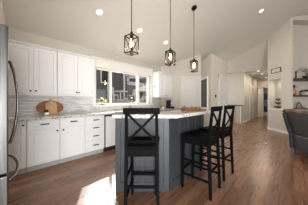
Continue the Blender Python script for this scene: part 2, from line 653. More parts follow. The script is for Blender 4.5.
panel_door('door_1', P(DP - .001, 1.115), RT, .65, 2.05, -AX, [.22, .82, .98, 1.92], .05, .965)
panel_door('door_2', (5.32, K1.y - .001, 0), (1, 0, 0), .80, 2.04, (0, -1, 0), [.22, .82, .98, 1.92], .74, .97)
panel_door('door_3', (10.36, HY1 - .001, 0), (1, 0, 0), 1.1, 2.05, (0, -1, 0), [.22, .82, .98, 1.92], 1.03, .97, casing_mat='trim')
e = bpy.data.objects.new('door_4', None)
COL.objects.link(e)
e['kind'] = 'structure'
m = MB()
m.box(HX - .02, DY1, 0, HX + .14, DY1 + .09, 2.19)
m.box(HX - .02, DY0 - .09, 0, HX + .14, DY0, 2.19)
m.box(HX - .02, DY0 - .09, 2.1, HX + .14, DY1 + .09, 2.19)
m.build('casing', 'trim', e, bevel=.005)
m = MB()
m.box(HX - .03, DY1 + .11, .01, HX - .004, HY1 - .03, 2.05)
m.build('door_slab', 'trim', e)


# ------------------------------------------------------------------ cabinets
def shaker(mb, x0, x1, z0, z1, yf, rail=.055, t=.022, raised=True):
    """cathedral-free shaker front whose outer face is at yf, looking toward -Y"""
    mb.box(x0, yf + .016, z0, x1, yf + t, z1)
    mb.box(x0, yf, z0, x0 + rail, yf + .018, z1)
    mb.box(x1 - rail, yf, z0, x1, yf + .018, z1)
    mb.box(x0 + rail, yf, z0, x1 - rail, yf + .018, z0 + rail)
    mb.box(x0 + rail, yf, z1 - rail, x1 - rail, yf + .018, z1)
    if raised and x1 - x0 > .2:
        mb.box(x0 + rail + .024, yf + .003, z0 + rail + .024, x1 - rail - .024, yf + .018, z1 - rail - .024)


def knob(x, y, z, parent):
    mb = MB()
    mb.tube([(x, y, z), (x, y - .014, z)], .006, 8)
    mb.ball((x, y - .02, z), .0155, 1, .7, 1)
    return mb.build('knob', 'blackmetal', parent, smooth=True)


def pull(x, y, z, parent, w=.125):
    mb = MB()
    mb.tube([(x - w / 2 + .01, y, z), (x - w / 2 + .01, y - .026, z)], .006, 8)
    mb.tube([(x + w / 2 - .01, y, z), (x + w / 2 - .01, y - .026, z)], .006, 8)
    mb.bar((x - w / 2, y - .028, z), (x + w / 2, y - .028, z), .014, .018)
    return mb.build('drawer_pull', 'blackmetal', parent)


UF = 3.40      # upper fronts
UZ0, UZ1 = 1.315, 2.18


def upper(label, x0, x1, seams, knobs):
    t = thing('upper_cabinet', label, 'cabinet', (x0, UF, UZ0), 0, 'white wall cabinets')
    MB().box(x0 + .002, UF + .022, UZ0, x1 - .002, WY - .002, UZ1).build('body', 'cab', t)
    mb = MB()
    mb.box(x0 + .001, UF - .012, UZ1, x1 - .001, WY - .002, UZ1 + .012)
    mb.prism([(x0 + .001, UF - .03), (x1 - .001, UF - .03), (x1 - .001, WY - .002), (x0 + .001, WY - .002)], UZ1 + .012, UZ1 + .035)
    mb.build('crown_moulding', 'cab', t, bevel=.004)
    MB().box(x0 + .002, UF + .015, UZ0 - .022, x1 - .002, UF + .04, UZ0).build('light_rail', 'cab', t)
    for (a, b), kx in zip(zip(seams, seams[1:]), knobs):
        mb = MB()
        shaker(mb, a + .005, b - .005, UZ0 + .012, UZ1 - .012, UF)
        dr = mb.build('door', 'cab', t, bevel=.002)
        if kx:
            knob(kx, UF, UZ0 + .06, dr)
    return t


upper('white double door wall cabinet nearest the steel refrigerator', 0.0, .753, [0.004, .381, .751], [.345, .42])
upper('white double door wall cabinet ending at the left edge of the window', .757, 1.512, [.758, 1.133, 1.508], [1.105, 1.162])

# corner wall cabinet right of the window
t = thing('upper_cabinet', 'white wall cabinet between the window and the pantry door', 'cabinet', (3.8, UF, UZ0), 0, 'white wall cabinets')
ed = P(DP - .01, 0)
def on_diag(y, dd=DP - .012):
    l = (dd * AX.y - y) / -RT.y
    return P(dd, l)
q = [(3.8, UF + .02), (on_diag(UF + .02).x, UF + .02), (on_diag(WY - .002).x, WY - .002), (3.8, WY - .002)]
MB().prism(q, UZ0, UZ1).build('body', 'cab', t)
q = [(3.77, UF - .03), (on_diag(UF - .03).x, UF - .03), (on_diag(WY - .002).x, WY - .002), (3.77, WY - .002)]
MB().prism(q, UZ1, UZ1 + .035).build('crown_moulding', 'cab', t, bevel=.004)
for a, b, kx in ((3.803, 4.187, 4.155), (4.193, 4.55, 4.225)):
    mb = MB()
    shaker(mb, a, b, UZ0 + .012, UZ1 - .012, UF)
    dr = mb.build('door', 'cab', t, bevel=.002)
    knob(kx, UF, UZ0 + .06, dr)
mb = MB()
mb.tube([(3.8, 3.62, 1.70), (3.782, 3.62, 1.70)], .006, 8)
mb.ball((3.776, 3.62, 1.70), .016)
mb.build('side_knob', 'blackmetal', t, smooth=True)

BF = 3.13      # base fronts
BZ0, BZ1 = .10, .868


def base_cab(label, x0, x1, fronts, poly=None):
    """fronts: list of (kind, xa, xb, za, zb, handle x or None, handle z)"""
    t = thing('base_cabinet', label, 'cabinet', (x0, BF, 0), 0, 'white base cabinets')
    if poly:
        MB().prism(poly, BZ0, BZ1).build('body', 'cab', t)
    else:
        MB().box(x0 + .001, BF + .022, BZ0, x1 - .001, WY - .014, BZ1).build('body', 'cab', t)
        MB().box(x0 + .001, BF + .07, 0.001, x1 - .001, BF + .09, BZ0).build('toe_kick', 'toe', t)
    for kind, xa, xb, za, zb, hx, hz in fronts:
        mb = MB()
        if kind == 'drawer':
            mb.box(xa, BF, za, xb, BF + .02, zb)
            f = mb.build('drawer', 'cab', t, bevel=.004)
            pull(hx, BF, hz, f)
        else:
            shaker(mb, xa, xb, za, zb, BF, rail=.055 if xb - xa > .25 else .045)
            f = mb.build('door', 'cab', t, bevel=.002)
            if hx is not None:
                knob(hx, BF, hz, f)
    return t


base_cab('narrow white base cabinet with one door beside the refrigerator', -.05, .266,
         [('door', -.04, .258, .115, .853, .225, .80)])
base_cab('white base cabinet with drawer and door below the oval board', .27, .737,
         [('drawer', .284, .728, .70, .853, .505, .79), ('door', .284, .728, .115, .69, .690, .65)])
base_cab('white base cabinet with drawer and door left of the drawer stack', .741, 1.188,
         [('drawer', .75, 1.18, .70, .853, .965, .79), ('door', .75, 1.18, .115, .69, .79, .65)])
zs = [.115, .34, .515, .69, .853]
base_cab('white base cabinet with a stack of four drawers beside the dishwasher', 1.192, 1.625,
         [('drawer', 1.20, 1.617, a, b - .008, 1.415, (a + b) / 2 + .005) for a, b in zip(zs, zs[1:])])
t = thing('dishwasher', 'white dishwasher with dark control strip right of the drawer stack', 'dishwasher', (1.64, BF, 0))
MB().box(1.632, BF + .03, .1, 2.236, WY - .014, .866).build('body', 'gap', t)
MB().box(1.655, BF - .005, .115, 2.225, BF + .03, .825).build('door', 'cab', t, bevel=.006)
MB().box(1.655, BF + .002, .828, 2.225, BF + .03, .862).build('control_strip', 'gap', t)
MB().box(1.632, BF + .07, 0.001, 2.236, BF + .09, .1).build('toe_kick', 'gap', t)
base_cab('white sink base cabinet with two doors under the window', 2.242, 3.098,
         [('door', 2.25, 2.665, .115, .853, 2.62, .80), ('door', 2.675, 3.09, .115, .853, 2.72, .80)])
base_cab('white base cabinet with drawer right of the sink under the window', 3.102, 3.88,
         [('drawer', 3.11, 3.87, .70, .853, 3.49, .79), ('door', 3.11, 3.485, .115, .69, 3.44, .65), ('door', 3.495, 3.87, .115, .69, 3.54, .65)])
pd = on_diag(3.27)
poly = [(3.884, BF + .022), (4.70, BF + .022), (4.70, pd.y), (pd.x, pd.y), (on_diag(WY - .014).x, WY - .014), (3.884, WY - .014)]
t = base_cab('white base cabinet with two drawers in front of the pantry corner', 3.884, 4.70,
             [('drawer', 3.892, 4.285, .70, .853, 4.09, .79), ('drawer', 4.295, 4.69, .70, .853, 4.49, .79),
              ('door', 3.892, 4.285, .115, .69, 4.24, .65), ('door', 4.295, 4.69, .115, .69, 4.34, .65)], poly)
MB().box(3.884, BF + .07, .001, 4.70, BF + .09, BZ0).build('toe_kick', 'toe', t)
CT = .912
pe = on_diag(WY - .014)
pl = [(-.06, BF - .03), (4.715, BF - .03), (4.715, 3.255), (on_diag(3.265).x, 3.265), (pe.x, WY - .014), (-.06, WY - .014)]
tag(MB().prism(pl, .87, CT).build('worktop', 'granite', None, bevel=.006),
    'long grey speckled stone worktop over the white base cabinets', 'worktop')

# ------------------------------------------------------------------ refrigerator
t = thing('refrigerator', 'tall stainless steel refrigerator with curved bar handles', 'refrigerator', (-.35, 2.2, 0))
MB().box(-.70, 1.755, .02, -.028, 2.655, 1.83).build('body', 'fridgeside', t, bevel=.008)
for y0, y1 in ((1.752, 2.199), (2.205, 2.658)):
    MB().box(-.020, y0, .575, .034, y1, 1.84).build('door', 'steel', t, bevel=.012, seg=3)
fd = MB().box(-.020, 1.752, .06, .034, 2.658, .560).build('freezer_drawer', 'steel', t, bevel=.012, seg=3)
MB().box(-.6, 1.78, 0.0, -.04, 2.63, .06).build('base_grille', 'gap', t)
for y in (2.165, 2.24):
    pts = [(.03, y, 1.615)]
    for k in range(13):
        s = k / 12
        pts.append((.055 + .058 * math.sin(PI * s) ** .75, y, 1.61 - s * .855))
    pts.append((.03, y, .75))
    MB().tube(pts, .011, 10).build('handle', 'steeldark', t, smooth=True)
pts = [(.03, 1.80, .506)]
for k in range(13):
    s = k / 12
    pts.append((.055 + .058 * math.sin(PI * s) ** .75, 1.805 + s * .79, .506))
pts.append((.03, 2.60, .506))
MB().tube(pts, .012, 10).build('handle', 'steeldark', fd, smooth=True)

# ------------------------------------------------------------------ island
t = thing('kitchen_island', 'dark grey panelled kitchen island with a clipped front corner', 'island', (1.9, 1.5, 0))
A = P(1.92, -.51)
B = P(1.92, .199)
IX = 2.53
IY = B.y
Cc = (1.36, 2.02)
MB().prism([A, B, (IX, IY), (IX, 2.02), Cc], 0, .868).build('body', 'island', t)
pin = P(2.07, (2.07 * AX.y - (IY + .15)) / -RT.y)
MB().prism([A, B, (IX, IY), (IX, IY + .15), pin, P(2.07, -.505)], .868, .998).build('raised_wall', 'island', t)
# battens on the two faces one sees
def face_frame(mb, p, q, us, out, z0, z1, wv=.07):
    p, q, out = Vector(p), Vector(q), Vector(out)
    u = (q - p).normalized()
    R = Matrix((u, out, Vector((0, 0, 1)))).transposed().to_4x4()
    R.translation = p
    L = (q - p).length
    for x in us:
        mb.boxm(x * (L - wv), -.002, z0, x * (L - wv) + wv, .014, z1, R)
    mb.boxm(0, -.002, z0, L, .0135, z0 + .12, R)
    mb.boxm(0, -.002, z1 - .09, L, .0135, z1, R)
mb = MB()
face_frame(mb, A, B, (0, .5, 1), -AX, 0.0, .997)
mb.build('front_panelling', 'island', t, bevel=.003)
mb = MB()
face_frame(mb, B, (IX, IY, 0), (0, .25, .5, .75, 1), (0, -1, 0), 0.0, .997)
mb.build('side_panelling', 'island', t, bevel=.003)
tag(MB().prism([P(1.6, -.463), P(1.6, .259), (2.62, P(1.6, .259).y), (2.62, 1.335), P(2.0, .07), P(2.0, -.535)], 1.001, 1.043).build('raised_counter', 'granite', None, bevel=.008),
    'raised light granite bar top on the dark grey island', 'worktop')
tag(MB().prism([P(2.075, -.50), P(2.075, .128), (IX + .03, IY + .155), (IX + .03, 2.05), (1.35, 2.05)], .87, .91).build('prep_worktop', 'granite', None, bevel=.006),
    'lower granite worktop behind the raised bar of the island', 'worktop')

# basket on the bar
bk = thing('wicker_tray', 'small brown wicker tray on the island bar top', 'tray', (2.04, 1.15, 1.043), math.radians(-20))
mb = MB()
mb.box(-.15, -.06, 0, .15, .06, .008)
for s in (-1, 1):
    mb.box(-.15, s * .06 - .006, 0, .15, s * .06 + .006, .04)
    mb.box(s * .15 - .006, -.06, 0, s * .15 + .006, .06, .04)
mb.build('tray', 'wicker', bk, bevel=.004, local=True)
for s in (-1, 1):
    MB().tube([(s * .15, -.03, .035), (s * .162, -.02, .055), (s * .162, .02, .055), (s * .15, .03, .035)], .005, 6).build('handle', 'wicker', bk, local=True)
for i, (x, w) in enumerate(((-.085, .9), (0.005, 1.0), (.09, .9))):
    o = MB().ball((0, 0, 0), .034 * w, 1.15, 1.1, .8).build('bread_roll', 'oak', None, smooth=True)
    v = Matrix.Rotation(math.radians(-20), 4, 'Z') @ Vector((x, 0, 0))
    o.location = (2.04 + v.x, 1.15 + v.y, 1.043 + .0085 + .027 * w)
    tag(o, ('brown roll at the near end of the wicker tray', 'brown roll in the middle of the wicker tray', 'brown roll at the far end of the wicker tray')[i], 'bread roll', 'rolls in the wicker tray')

# ------------------------------------------------------------------ bar stools
def make_stool(label, loc, rz):
    t = thing('bar_stool', label, 'stool', loc, rz, 'black cross back bar stools')
    for s in (-1, 1):
        mb = MB()
        mb.bar((s * .165, -.205, 0), (s * .157, -.178, .72), .028, .032, (0, 1, 0), .036, .042)
        mb.bar((s * .157, -.178, .70), (s * .150, -.222, 1.085), .036, .042, (0, 1, 0), .030, .026)
        mb.build('rear_leg', 'black', t, bevel=.004, local=True)
        MB().bar((s * .150, .190, 0), (s * .158, .170, .69), .027, .027, (0, 1, 0), .038, .038).build('front_leg', 'black', t, bevel=.004, local=True)
        MB().lathe([(.012, 0.0), (.013, .004), (.012, .008)], (s * .150, .190, 0), 10).build('glide', 'steeldark', t, local=True)
    # saddle seat
    mb = MB()
    n, k = 12, 10
    g = [[None] * (k + 1) for _ in range(n + 1)]
    top, bot = [], []
    for i in range(n + 1):
        rt, rb = [], []
        for j in range(k + 1):
            u, v = i / n * 2 - 1, j / k * 2 - 1
            hw = .185 + .016 * v
            x, y = u * hw, v * .20 + .0
            if v > .8:
                y -= (u * u) * .014
            z = .738 - .014 * (1 - u * u) * (1 - (v * .8) ** 2)
            rt.append(mb.bm.verts.new((x, y, z)))
            rb.append(mb.bm.verts.new((x * .97, y * .97, .700)))
        top.append(rt)
        bot.append(rb)
    for i in range(n):
        for j in range(k):
            mb.bm.faces.new((top[i][j], top[i + 1][j], top[i + 1][j + 1], top[i][j + 1]))
            mb.bm.faces.new((bot[i][j], bot[i][j + 1], bot[i + 1][j + 1], bot[i + 1][j]))
    for i in range(n):
        mb.bm.faces.new((top[i][0], bot[i][0], bot[i + 1][0], top[i + 1][0]))
        mb.bm.faces.new((top[i][k], top[i + 1][k], bot[i + 1][k], bot[i][k]))
    for j in range(k):
        mb.bm.faces.new((top[0][j], top[0][j + 1], bot[0][j + 1], bot[0][j]))
        mb.bm.faces.new((top[n][j], bot[n][j], bot[n][j + 1], top[n][j + 1]))
    mb.build('seat', 'black', t, bevel=.006, local=True)
    for y in (-.172, .168):
        MB().box(-.15, y - .011, .625, .15, y + .011, .70).build('apron', 'black', t, local=True)
    for s in (-1, 1):
        MB().box(s * .155 - .011, -.165, .625, s * .155 + .011, .165, .70).build('apron', 'black', t, local=True)
    MB().bar((-.152, .183, .265), (.152, .183, .265), .020, .034).build('foot_rest', 'black', t, bevel=.003, local=True)
    MB().bar((-.16, -.19, .32), (.16, -.19, .32), .018, .026).build('stretcher', 'black', t, local=True)
    for s in (-1, 1):
        for z in (.20, .40):
            yr = -.205 + .027 * z / .72
            yf = .19 - .02 * z / .69
            MB().bar((s * .159, yr, z), (s * .153, yf, z), .018, .024).build('stretcher', 'black', t, local=True)
    # back: bowed top rail, lower rail, cross
    def rail(z0, z1, hw, bow, yb, th):
        mb = MB()
        N = 10
        ring = []
        for i in range(N + 1):
            u = i / N * 2 - 1
            y = yb - bow * (1 - u * u)
            ring.append([mb.bm.verts.new((u * hw, y + th / 2, z0)), mb.bm.verts.new((u * hw, y - th / 2, z0)),
                         mb.bm.verts.new((u * hw, y - th / 2 - .006, z1)), mb.bm.verts.new((u * hw, y + th / 2 - .006, z1))])
        for a, b in zip(ring, ring[1:]):
            for q in range(4):
                mb.bm.faces.new((a[q], a[(q + 1) % 4], b[(q + 1) % 4], b[q]))
        mb.bm.faces.new(ring[0][::-1])
        mb.bm.faces.new(ring[-1])
        return mb
    rail(1.066, 1.126, .183, .012, -.222, .026).build('top_rail', 'black', t, bevel=.004, local=True)
    rail(.768, .798, .145, .014, -.186, .020).build('lower_rail', 'black', t, bevel=.003, local=True)
    mb = MB()
    for s in (-1, 1):
        pts = []
        for i in range(7):
            u = i / 6
            pts.append((s * (-.142 + .284 * u), -.222 + .03 * u - .020 * math.sin(PI * u) + (.004 * s), 1.07 - .278 * u))
        for p, q in zip(pts, pts[1:]):
            mb.bar(p, q, .024, .012, (0, 1, 0))
    mb.build('cross_brace', 'black', t, local=True)
    return t


s1 = make_stool('black cross back bar stool facing the clipped corner of the island', (P(1.665, -.125).x, P(1.665, -.125).y, 0), YAW - PI / 2)
dup(s1, (1.885, .925, 0), math.radians(2), 'black cross back bar stool, nearer one on the long side of the island')
dup(s1, (2.47, .935, 0), math.radians(-5), 'black cross back bar stool at the far end of the long island side')

# ------------------------------------------------------------------ pendants
PY = 1.68


def make_pendant(x, label):
    t = thing('pendant_light', label, 'pendant lamp', (x, PY, 1.875), math.radians(12), 'caged pendant lamps over the island')
    zc = cz(0, PY) - 1.875
    nrm = Vector((0, SLOPE, 1)).normalized()
    mb = MB()
    R = Matrix.Translation((0, 0, zc)) @ Matrix.Rotation(math.radians(-12), 4, 'Z') @ Vector((0, 0, 1)).rotation_difference(nrm).to_matrix().to_4x4()
    mb.lathe([(.065, -.028), (.066, -.01), (.066, .01)], (0, 0, 0), 24)
    mb.bm.transform(R)
    mb.build('canopy', 'blackmetal', t, smooth=False, local=True)
    MB().tube([(0, 0, .315), (0, 0, zc)], .006, 8).build('rod', 'bronze', t, local=True)
    w, h = .068, .245
    mb = MB()
    c4 = [(-w, -w), (w, -w), (w, w), (-w, w)]
    for i in range(4):
        p, q = c4[i], c4[(i + 1) % 4]
        mb.bar((*p, 0), (*p, h), .013)
        for z in (.004, h):
            mb.bar((*p, z), (*q, z), .013)
        mb.tube([(*p, 0), (*q, h)], .004, 6)
        mb.tube([(*q, 0), (*p, h)], .004, 6)
        mb.bar((*p, h), (0, 0, h + .05), .010)
    mb.build('cage', 'bronze', t, local=True)
    MB().lathe([(.024, h - .03), (.026, h + .03), (.016, h + .07)], (0, 0, 0), 14).build('socket_cap', 'bronze', t, local=True)
    MB().lathe([(.011, h - .03), (.016, h - .06), (.026, h - .105), (.024, h - .13), (.010, h - .15)][::-1], (0, 0, 0), 14).build('bulb', 'bulb', t, smooth=True, local=True)
    MB().lathe([(.030, .0), (.030, .006), (.012, .010), (.012, .07), (.006, .075)], (0, 0, 0), 12).build('candle_finial', 'bronze', t, local=True)
    lt = bpy.data.lights.new('bulb_light', 'POINT')
    lt.energy = 9.0
    lt.color = (1, .88, .72)
    lt.shadow_soft_size = .03
    lo = bpy.data.objects.new('bulb_light', lt)
    COL.objects.link(lo)
    lo.parent = t
    lo.location = (0, 0, .06)
    return t


pn = make_pendant(1.285, 'bronze caged pendant lamp hanging nearest, above the first bar stool')
for x, lb in ((2.20, 'bronze caged pendant lamp in the middle of the three'), (3.11, 'bronze caged pendant lamp farthest off, in front of the pantry door')):
    p2 = dup(pn, (x, PY, 1.875), None, lb)

# ------------------------------------------------------------------ recessed lamps
def downlight(x, y, z, tilt, label, r=.055, watts=3.5, name='recessed_light'):
    t = thing(name, label, 'ceiling light', (x, y, z), 0, 'recessed ceiling lights')
    nrm = Vector((0, SLOPE, 1)).normalized() if tilt else Vector((0, 0, 1))
    R = Vector((0, 0, 1)).rotation_difference(nrm).to_matrix().to_4x4()
    mb = MB()
    n = 24
    for ra, rb, z0, z1 in ((r, r * 1.28, -.008, .002),):
        pts = [(ra, z0), (rb, z0 + .004), (rb, z1), (ra, z1)]
        rings = [[mb.bm.verts.new((rr * math.cos(2 * PI * k / n), rr * math.sin(2 * PI * k / n), zz)) for k in range(n)] for rr, zz in pts]
        for i in range(4):
            a, b = rings[i], rings[(i + 1) % 4]
            for k in range(n):
                mb.bm.faces.new((a[k], a[(k + 1) % n], b[(k + 1) % n], b[k]))
    mb.bm.transform(R)
    mb.build('trim_ring', 'trim', t, local=True)
    mb = MB()
    mb.lathe([(r, -.004), (r, .004)], (0, 0, 0), 24)
    mb.bm.transform(R)
    mb.build('lens', 'can', t, local=True)
    lt = bpy.data.lights.new('lamp_light', 'AREA')
    lt.shape = 'DISK'
    lt.size = r * 2
    lt.energy = watts
    lt.color = (1, .9, .76)
    lo = bpy.data.objects.new('lamp_light', lt)
    COL.objects.link(lo)
    lo.parent = t
    lo.location = R @ Vector((0, 0, -.02))
    lo.rotation_euler = R.to_euler()
    return t


for x, lb in ((1.314, 'round recessed ceiling light above the left wall cabinets'), (2.35, 'round recessed ceiling light between the first two pendants'), (3.38, 'round recessed ceiling light just behind the middle pendant')):
    downlight(x, 2.75, cz(0, 2.75) - .001, True, lb)
downlight(5.2, .67, cz(0, .67) - .001, True, 'round recessed ceiling light high up at the right of the vault', watts=22)
for x, lb in ((9.2, 'recessed hallway ceiling light nearest the living room'), (10.4, 'recessed hallway ceiling light, middle one of the hall'), (12.2, 'recessed hallway ceiling light deepest in the hall')):
    downlight(x, 1.3, HZ - .001, False, lb, watts=10)
q = P(5.5, 4.87)
downlight(q.x, q.y, NZ1 - .001, False, 'small recessed light at the top of the wall niche', r=.035, watts=3)

# ------------------------------------------------------------------ things on the worktop
def lean_board(name, label, outline, th, x, ybase, tilt, mat, hole=None):
    mb = MB()
    b = [mb.bm.verts.new((px, 0, pz)) for px, pz in outline]
    t_ = [mb.bm.verts.new((px, th, pz)) for px, pz in outline]
    n = len(outline)
    mb.bm.faces.new(b)
    mb.bm.faces.new(t_[::-1])
    for i in range(n):
        j = (i + 1) % n
        mb.bm.faces.new((b[i], t_[i], t_[j], b[j]))
    mb.bm.transform(Matrix.Translation((0, 0, 0)) @ Matrix.Rotation(-tilt, 4, 'X'))
    o = mb.build(name, mat, None, bevel=.004)
    o.location = (x, ybase, CT + .001)
    return tag(o, label, 'cutting board')


oval = [(.24 * math.cos(2 * PI * k / 40), .145 + .145 * math.sin(2 * PI * k / 40)) for k in range(40)]
ov = []
for px, pz in oval:
    ov.append((px, pz))
lean_board('cutting_board', 'large oval brown wooden board leaning on the mosaic backsplash', ov, .018, .69, 3.625, math.radians(14), 'oak')
paddle = [(-.10, 0.01), (-.09, 0), (.09, 0), (.10, .01), (.10, .22), (.085, .25), (.035, .265), (.022, .29), (.022, .33), (.012, .345), (-.012, .345), (-.022, .33), (-.022, .29), (-.035, .265), (-.085, .25), (-.10, .22)]
lean_board('paddle_board', 'pale wooden paddle board leaning in front of the oval board', paddle, .016, .70, 3.59, math.radians(13), 'maple')
t = thing('salt_pot', 'small white pot with dark ball lid in front of the paddle board', 'pot', (.595, 3.49, CT))
MB().lathe([(.03, 0), (.042, .012), (.045, .03), (.036, .052), (.03, .055)], (0, 0, 0), 18).build('pot', 'white', t, smooth=True, local=True)
MB().ball((0, 0, .082), .038, 1, 1, .85).build('lid', 'shelfwood', t, smooth=True, local=True)

# faucet and sink fittings
t = thing('faucet', 'tall gooseneck kitchen faucet in front of the window', 'faucet', (2.69, 3.60, CT))
MB().lathe([(.028, 0), (.028, .012), (.018, .03), (.016, .06)], (0, 0, 0), 16).build('base', 'steeldark', t, smooth=True, local=True)
pts = [(0, 0, .05), (0, 0, .26)] + [(0, -.075 + .075 * math.cos(a), .26 + .095 * math.sin(a)) for a in [PI * k / 10 for k in range(1, 11)]] + [(0, -.15, .20)]
MB().tube(pts, .013, 10).build('spout', 'steeldark', t, smooth=True, local=True)
MB().tube([(.015, 0, .08), (.06, 0, .11), (.08, 0, .15)], .008, 8).build('lever', 'steeldark', t, smooth=True, local=True)


def tuft(mb, c, n, r, lz, wz, up=.8):
    for k in range(n):
        a = random.uniform(0, 2 * PI)
        e = random.uniform(.1, 1.2) * up
        d = Vector((math.cos(a) * math.cos(e), math.sin(a) * math.cos(e), math.sin(e)))
        st = Vector(c) + d * r * random.uniform(.1, .7)
        mb.leafq(st, d, lz * random.uniform(.7, 1.2), wz)


# flowers on the sill
t = thing('flower_arrangement', 'yellow flowers in a low dish on the left of the window sill', 'flowers', (1.865, 3.74, WZ0))
MB().lathe([(.06, 0), (.075, .012), (.075, .018), (.06, .016)], (0, 0, 0), 20, 1.2, .5).build('dish', 'blackmetal', t, local=True)
MB().lathe([(.03, .014), (.042, .03), (.045, .06), (.038, .065)], (0, 0, 0), 16).build('vase', 'white', t, smooth=True, local=True)
mb = MB()
tuft(mb, (-.03, -.01, .09), 40, .05, .10, .04)
mb.build('foliage', 'leaf', t, local=True)
for k in range(9):
    a = k * 2.4
    MB().ball((.085 * math.cos(a) * (k % 3 + 1) / 2.2, .03 * math.sin(a), .09 + .028 * (k % 4)), .032, 1, 1, .75, 1).build('blossom', 'yellow', t, local=True)

# corner worktop: coffee maker, plant, black tray box
q = P(5.42, .545)
t = thing('coffee_maker', 'black coffee maker on the corner worktop below the wall cabinet', 'coffee maker', (q.x, q.y, CT), YAW - PI / 2)
MB().box(-.09, -.11, 0, .09, .11, .035).build('base', 'blackmetal', t, bevel=.008, local=True)
MB().box(-.085, .03, .035, .085, .11, .24).build('column', 'blackmetal', t, bevel=.01, local=True)
MB().box(-.09, -.10, .22, .09, .11, .315).build('brew_head', 'blackmetal', t, bevel=.02, local=True)
MB().lathe([(.05, 0), (.066, .03), (.066, .09), (.045, .14), (.048, .15)], (0, -.035, .036), 18).build('carafe', 'gap', t, smooth=True, local=True)
MB().tube([(.066, -.06, .06), (.10, -.075, .08), (.10, -.075, .14), (.066, -.06, .16)], .008, 8).build('carafe_handle', 'steeldark', t, local=True)
q = P(5.2, .335)
t = thing('potted_plant', 'lime green leafy plant beside the black coffee maker', 'plant', (q.x, q.y, CT))
MB().lathe([(.04, 0), (.055, .06), (.052, .065)], (0, 0, 0), 16).build('pot', 'white', t, smooth=True, local=True)
mb = MB()
tuft(mb, (0, 0, .06), 70, .06, .10, .045)
mb.build('foliage', 'lime', t, local=True)
q = P(5.16, .60)
t = thing('bread_bin', 'low black box in front of the coffee maker', 'box', (q.x, q.y, CT), YAW - PI / 2)
MB().box(-.12, -.06, 0, .12, .06, .065).build('box', 'gap', t, bevel=.008, local=True)
MB().box(-.122, -.062, .066, .122, .062, .078).build('lid', 'blackmetal', t, bevel=.004, local=True)

# ------------------------------------------------------------------ pantry box wall: chalkboard, thermostat
t = thing('chalkboard', 'tall grey chalkboard in a white frame on the pantry side wall', 'chalkboard', P(5.25, 1.838, .95))
MB().dl(4.97, 5.62, 1.822, 1.836, .96, 1.97).build('board', 'chalk', t)
mb = MB()
for d0, d1, z0, z1 in ((4.90, 4.97, .90, 2.03), (5.62, 5.66, .90, 2.03), (4.90, 5.66, .89, .96), (4.90, 5.66, 1.97, 2.04)):
    mb.dl(d0, d1, 1.808, 1.8365, z0, z1)
mb.build('frame', 'trim', t, bevel=.004)
t = thing('thermostat', 'small round black thermostat on the wall beside the white door', 'thermostat', (4.97, K1.y, 1.35))
mb = MB().lathe([(.048, 0), (.048, .022), (.042, .028)], (0, 0, 0), 24)
mb.bm.transform(Matrix.Rotation(PI / 2, 4, 'X'))
mb.build('dial', 'gap', t, local=True)
MB().box(-.075, -.006, -.11, .075, 0, .11).build('wall_plate', 'wall', t, local=True)

# sideboard by the hallway
t = thing('sideboard', 'grey sideboard with dark top against the wall left of the hallway', 'sideboard', (8.76, 2.2, 0))
MB().box(8.62, 1.99, .0, 8.955, 2.95, .91).build('body', 'sidegrey', t, bevel=.004)
MB().box(8.59, 1.95, .912, 8.96, 2.97, .955).build('top', 'darktop', t, bevel=.004)
for y in (1.99, 2.21):
    mb = MB()
    mb.box(8.60, y + .01, .08, 8.622, y + .20, .88)
    mb.build('door', 'sidegrey', t, bevel=.004)
MB().box(8.585, 2.27, 0, 8.625, 2.36, .95).build('post', 'tanwood', t)
MB().box(8.60, 1.955, 0, 8.66, 1.992, .91).build('corner_post', 'trim', t)

# ------------------------------------------------------------------ right wall: sign, niche ornament, shelves
t = thing('wall_sign', 'small black framed white sign on the angled right wall', 'sign', P(5.635, 4.75, 2.36))
MB().dl(5.44, 5.83, 4.738, 4.748, 2.29, 2.44).build('face', 'paper', t)
mb = MB()
for d0, d1, z0, z1 in ((5.415, 5.445, 2.28, 2.455), (5.825, 5.855, 2.28, 2.455), (5.415, 5.855, 2.275, 2.297), (5.415, 5.855, 2.435, 2.457)):
    mb.dl(d0, d1, 4.728, 4.749, z0, z1)
mb.build('frame', 'espresso', t)
mb = MB()
for row, (d0, d1, z) in enumerate(((5.50, 5.77, 2.39), (5.55, 5.72, 2.335))):
    pts = []
    for k in range(29):
        s = k / 28
        v = P(d1 - (d1 - d0) * s, 4.736)
        pts.append((v.x, v.y, z + .014 * math.sin(s * 34) * (1 - .4 * row) + .006 * math.sin(s * 11)))
    mb.tube(pts, .0035, 6)
mb.build('script', 'ink', t)

# ornament in the niche: three-tier metal tree
q = P(5.60, 4.80)
t = thing('tiered_ornament', 'dark metal ornament with three tiers standing in the wall niche', 'ornament', (q.x, q.y, NZ0 + .006), YAW)
MB().lathe([(.05, 0), (.05, .012), (.012, .02), (.009, .40), (.004, .44)], (0, 0, 0), 14).build('stem', 'pewter', t, local=True)
for z, r in ((.02, .15), (.17, .115), (.31, .075)):
    mb = MB()
    mb.lathe([(.02, z), (r, z + .035), (r, z + .048), (.02, z + .018)], (0, 0, 0), 18, 1, .8)
    for k in range(int(8 * r / .1)):
        a = k * 2.399
        mb.ball((r * .75 * math.cos(a), r * .6 * math.sin(a), z + .062), .030, 1, 1, .8, 1)
    mb.build('tier', 'pewter', t, local=True)

# floating shelves
tag(MB().dl(5.10, 5.368, 4.825, 6.6, 1.905, 1.985).build('floating_shelf', 'shelfwood', None, bevel=.004), 'upper dark wood floating shelf in the right wall recess', 'shelf', 'floating shelves')
tag(MB().dl(5.10, 5.368, 4.825, 6.6, 1.335, 1.39).build('floating_shelf', 'shelfwood', None, bevel=.004), 'lower dark wood floating shelf, the one holding the copper vase', 'shelf', 'floating shelves')


def box_dl(name, lb, cat, d0, d1, l0, l1, z0, z1, mat, group=None, bevel=.003):
    return tag(MB().dl(d0, d1, l0, l1, z0, z1).build(name, mat, None, bevel=bevel), lb, cat, group)


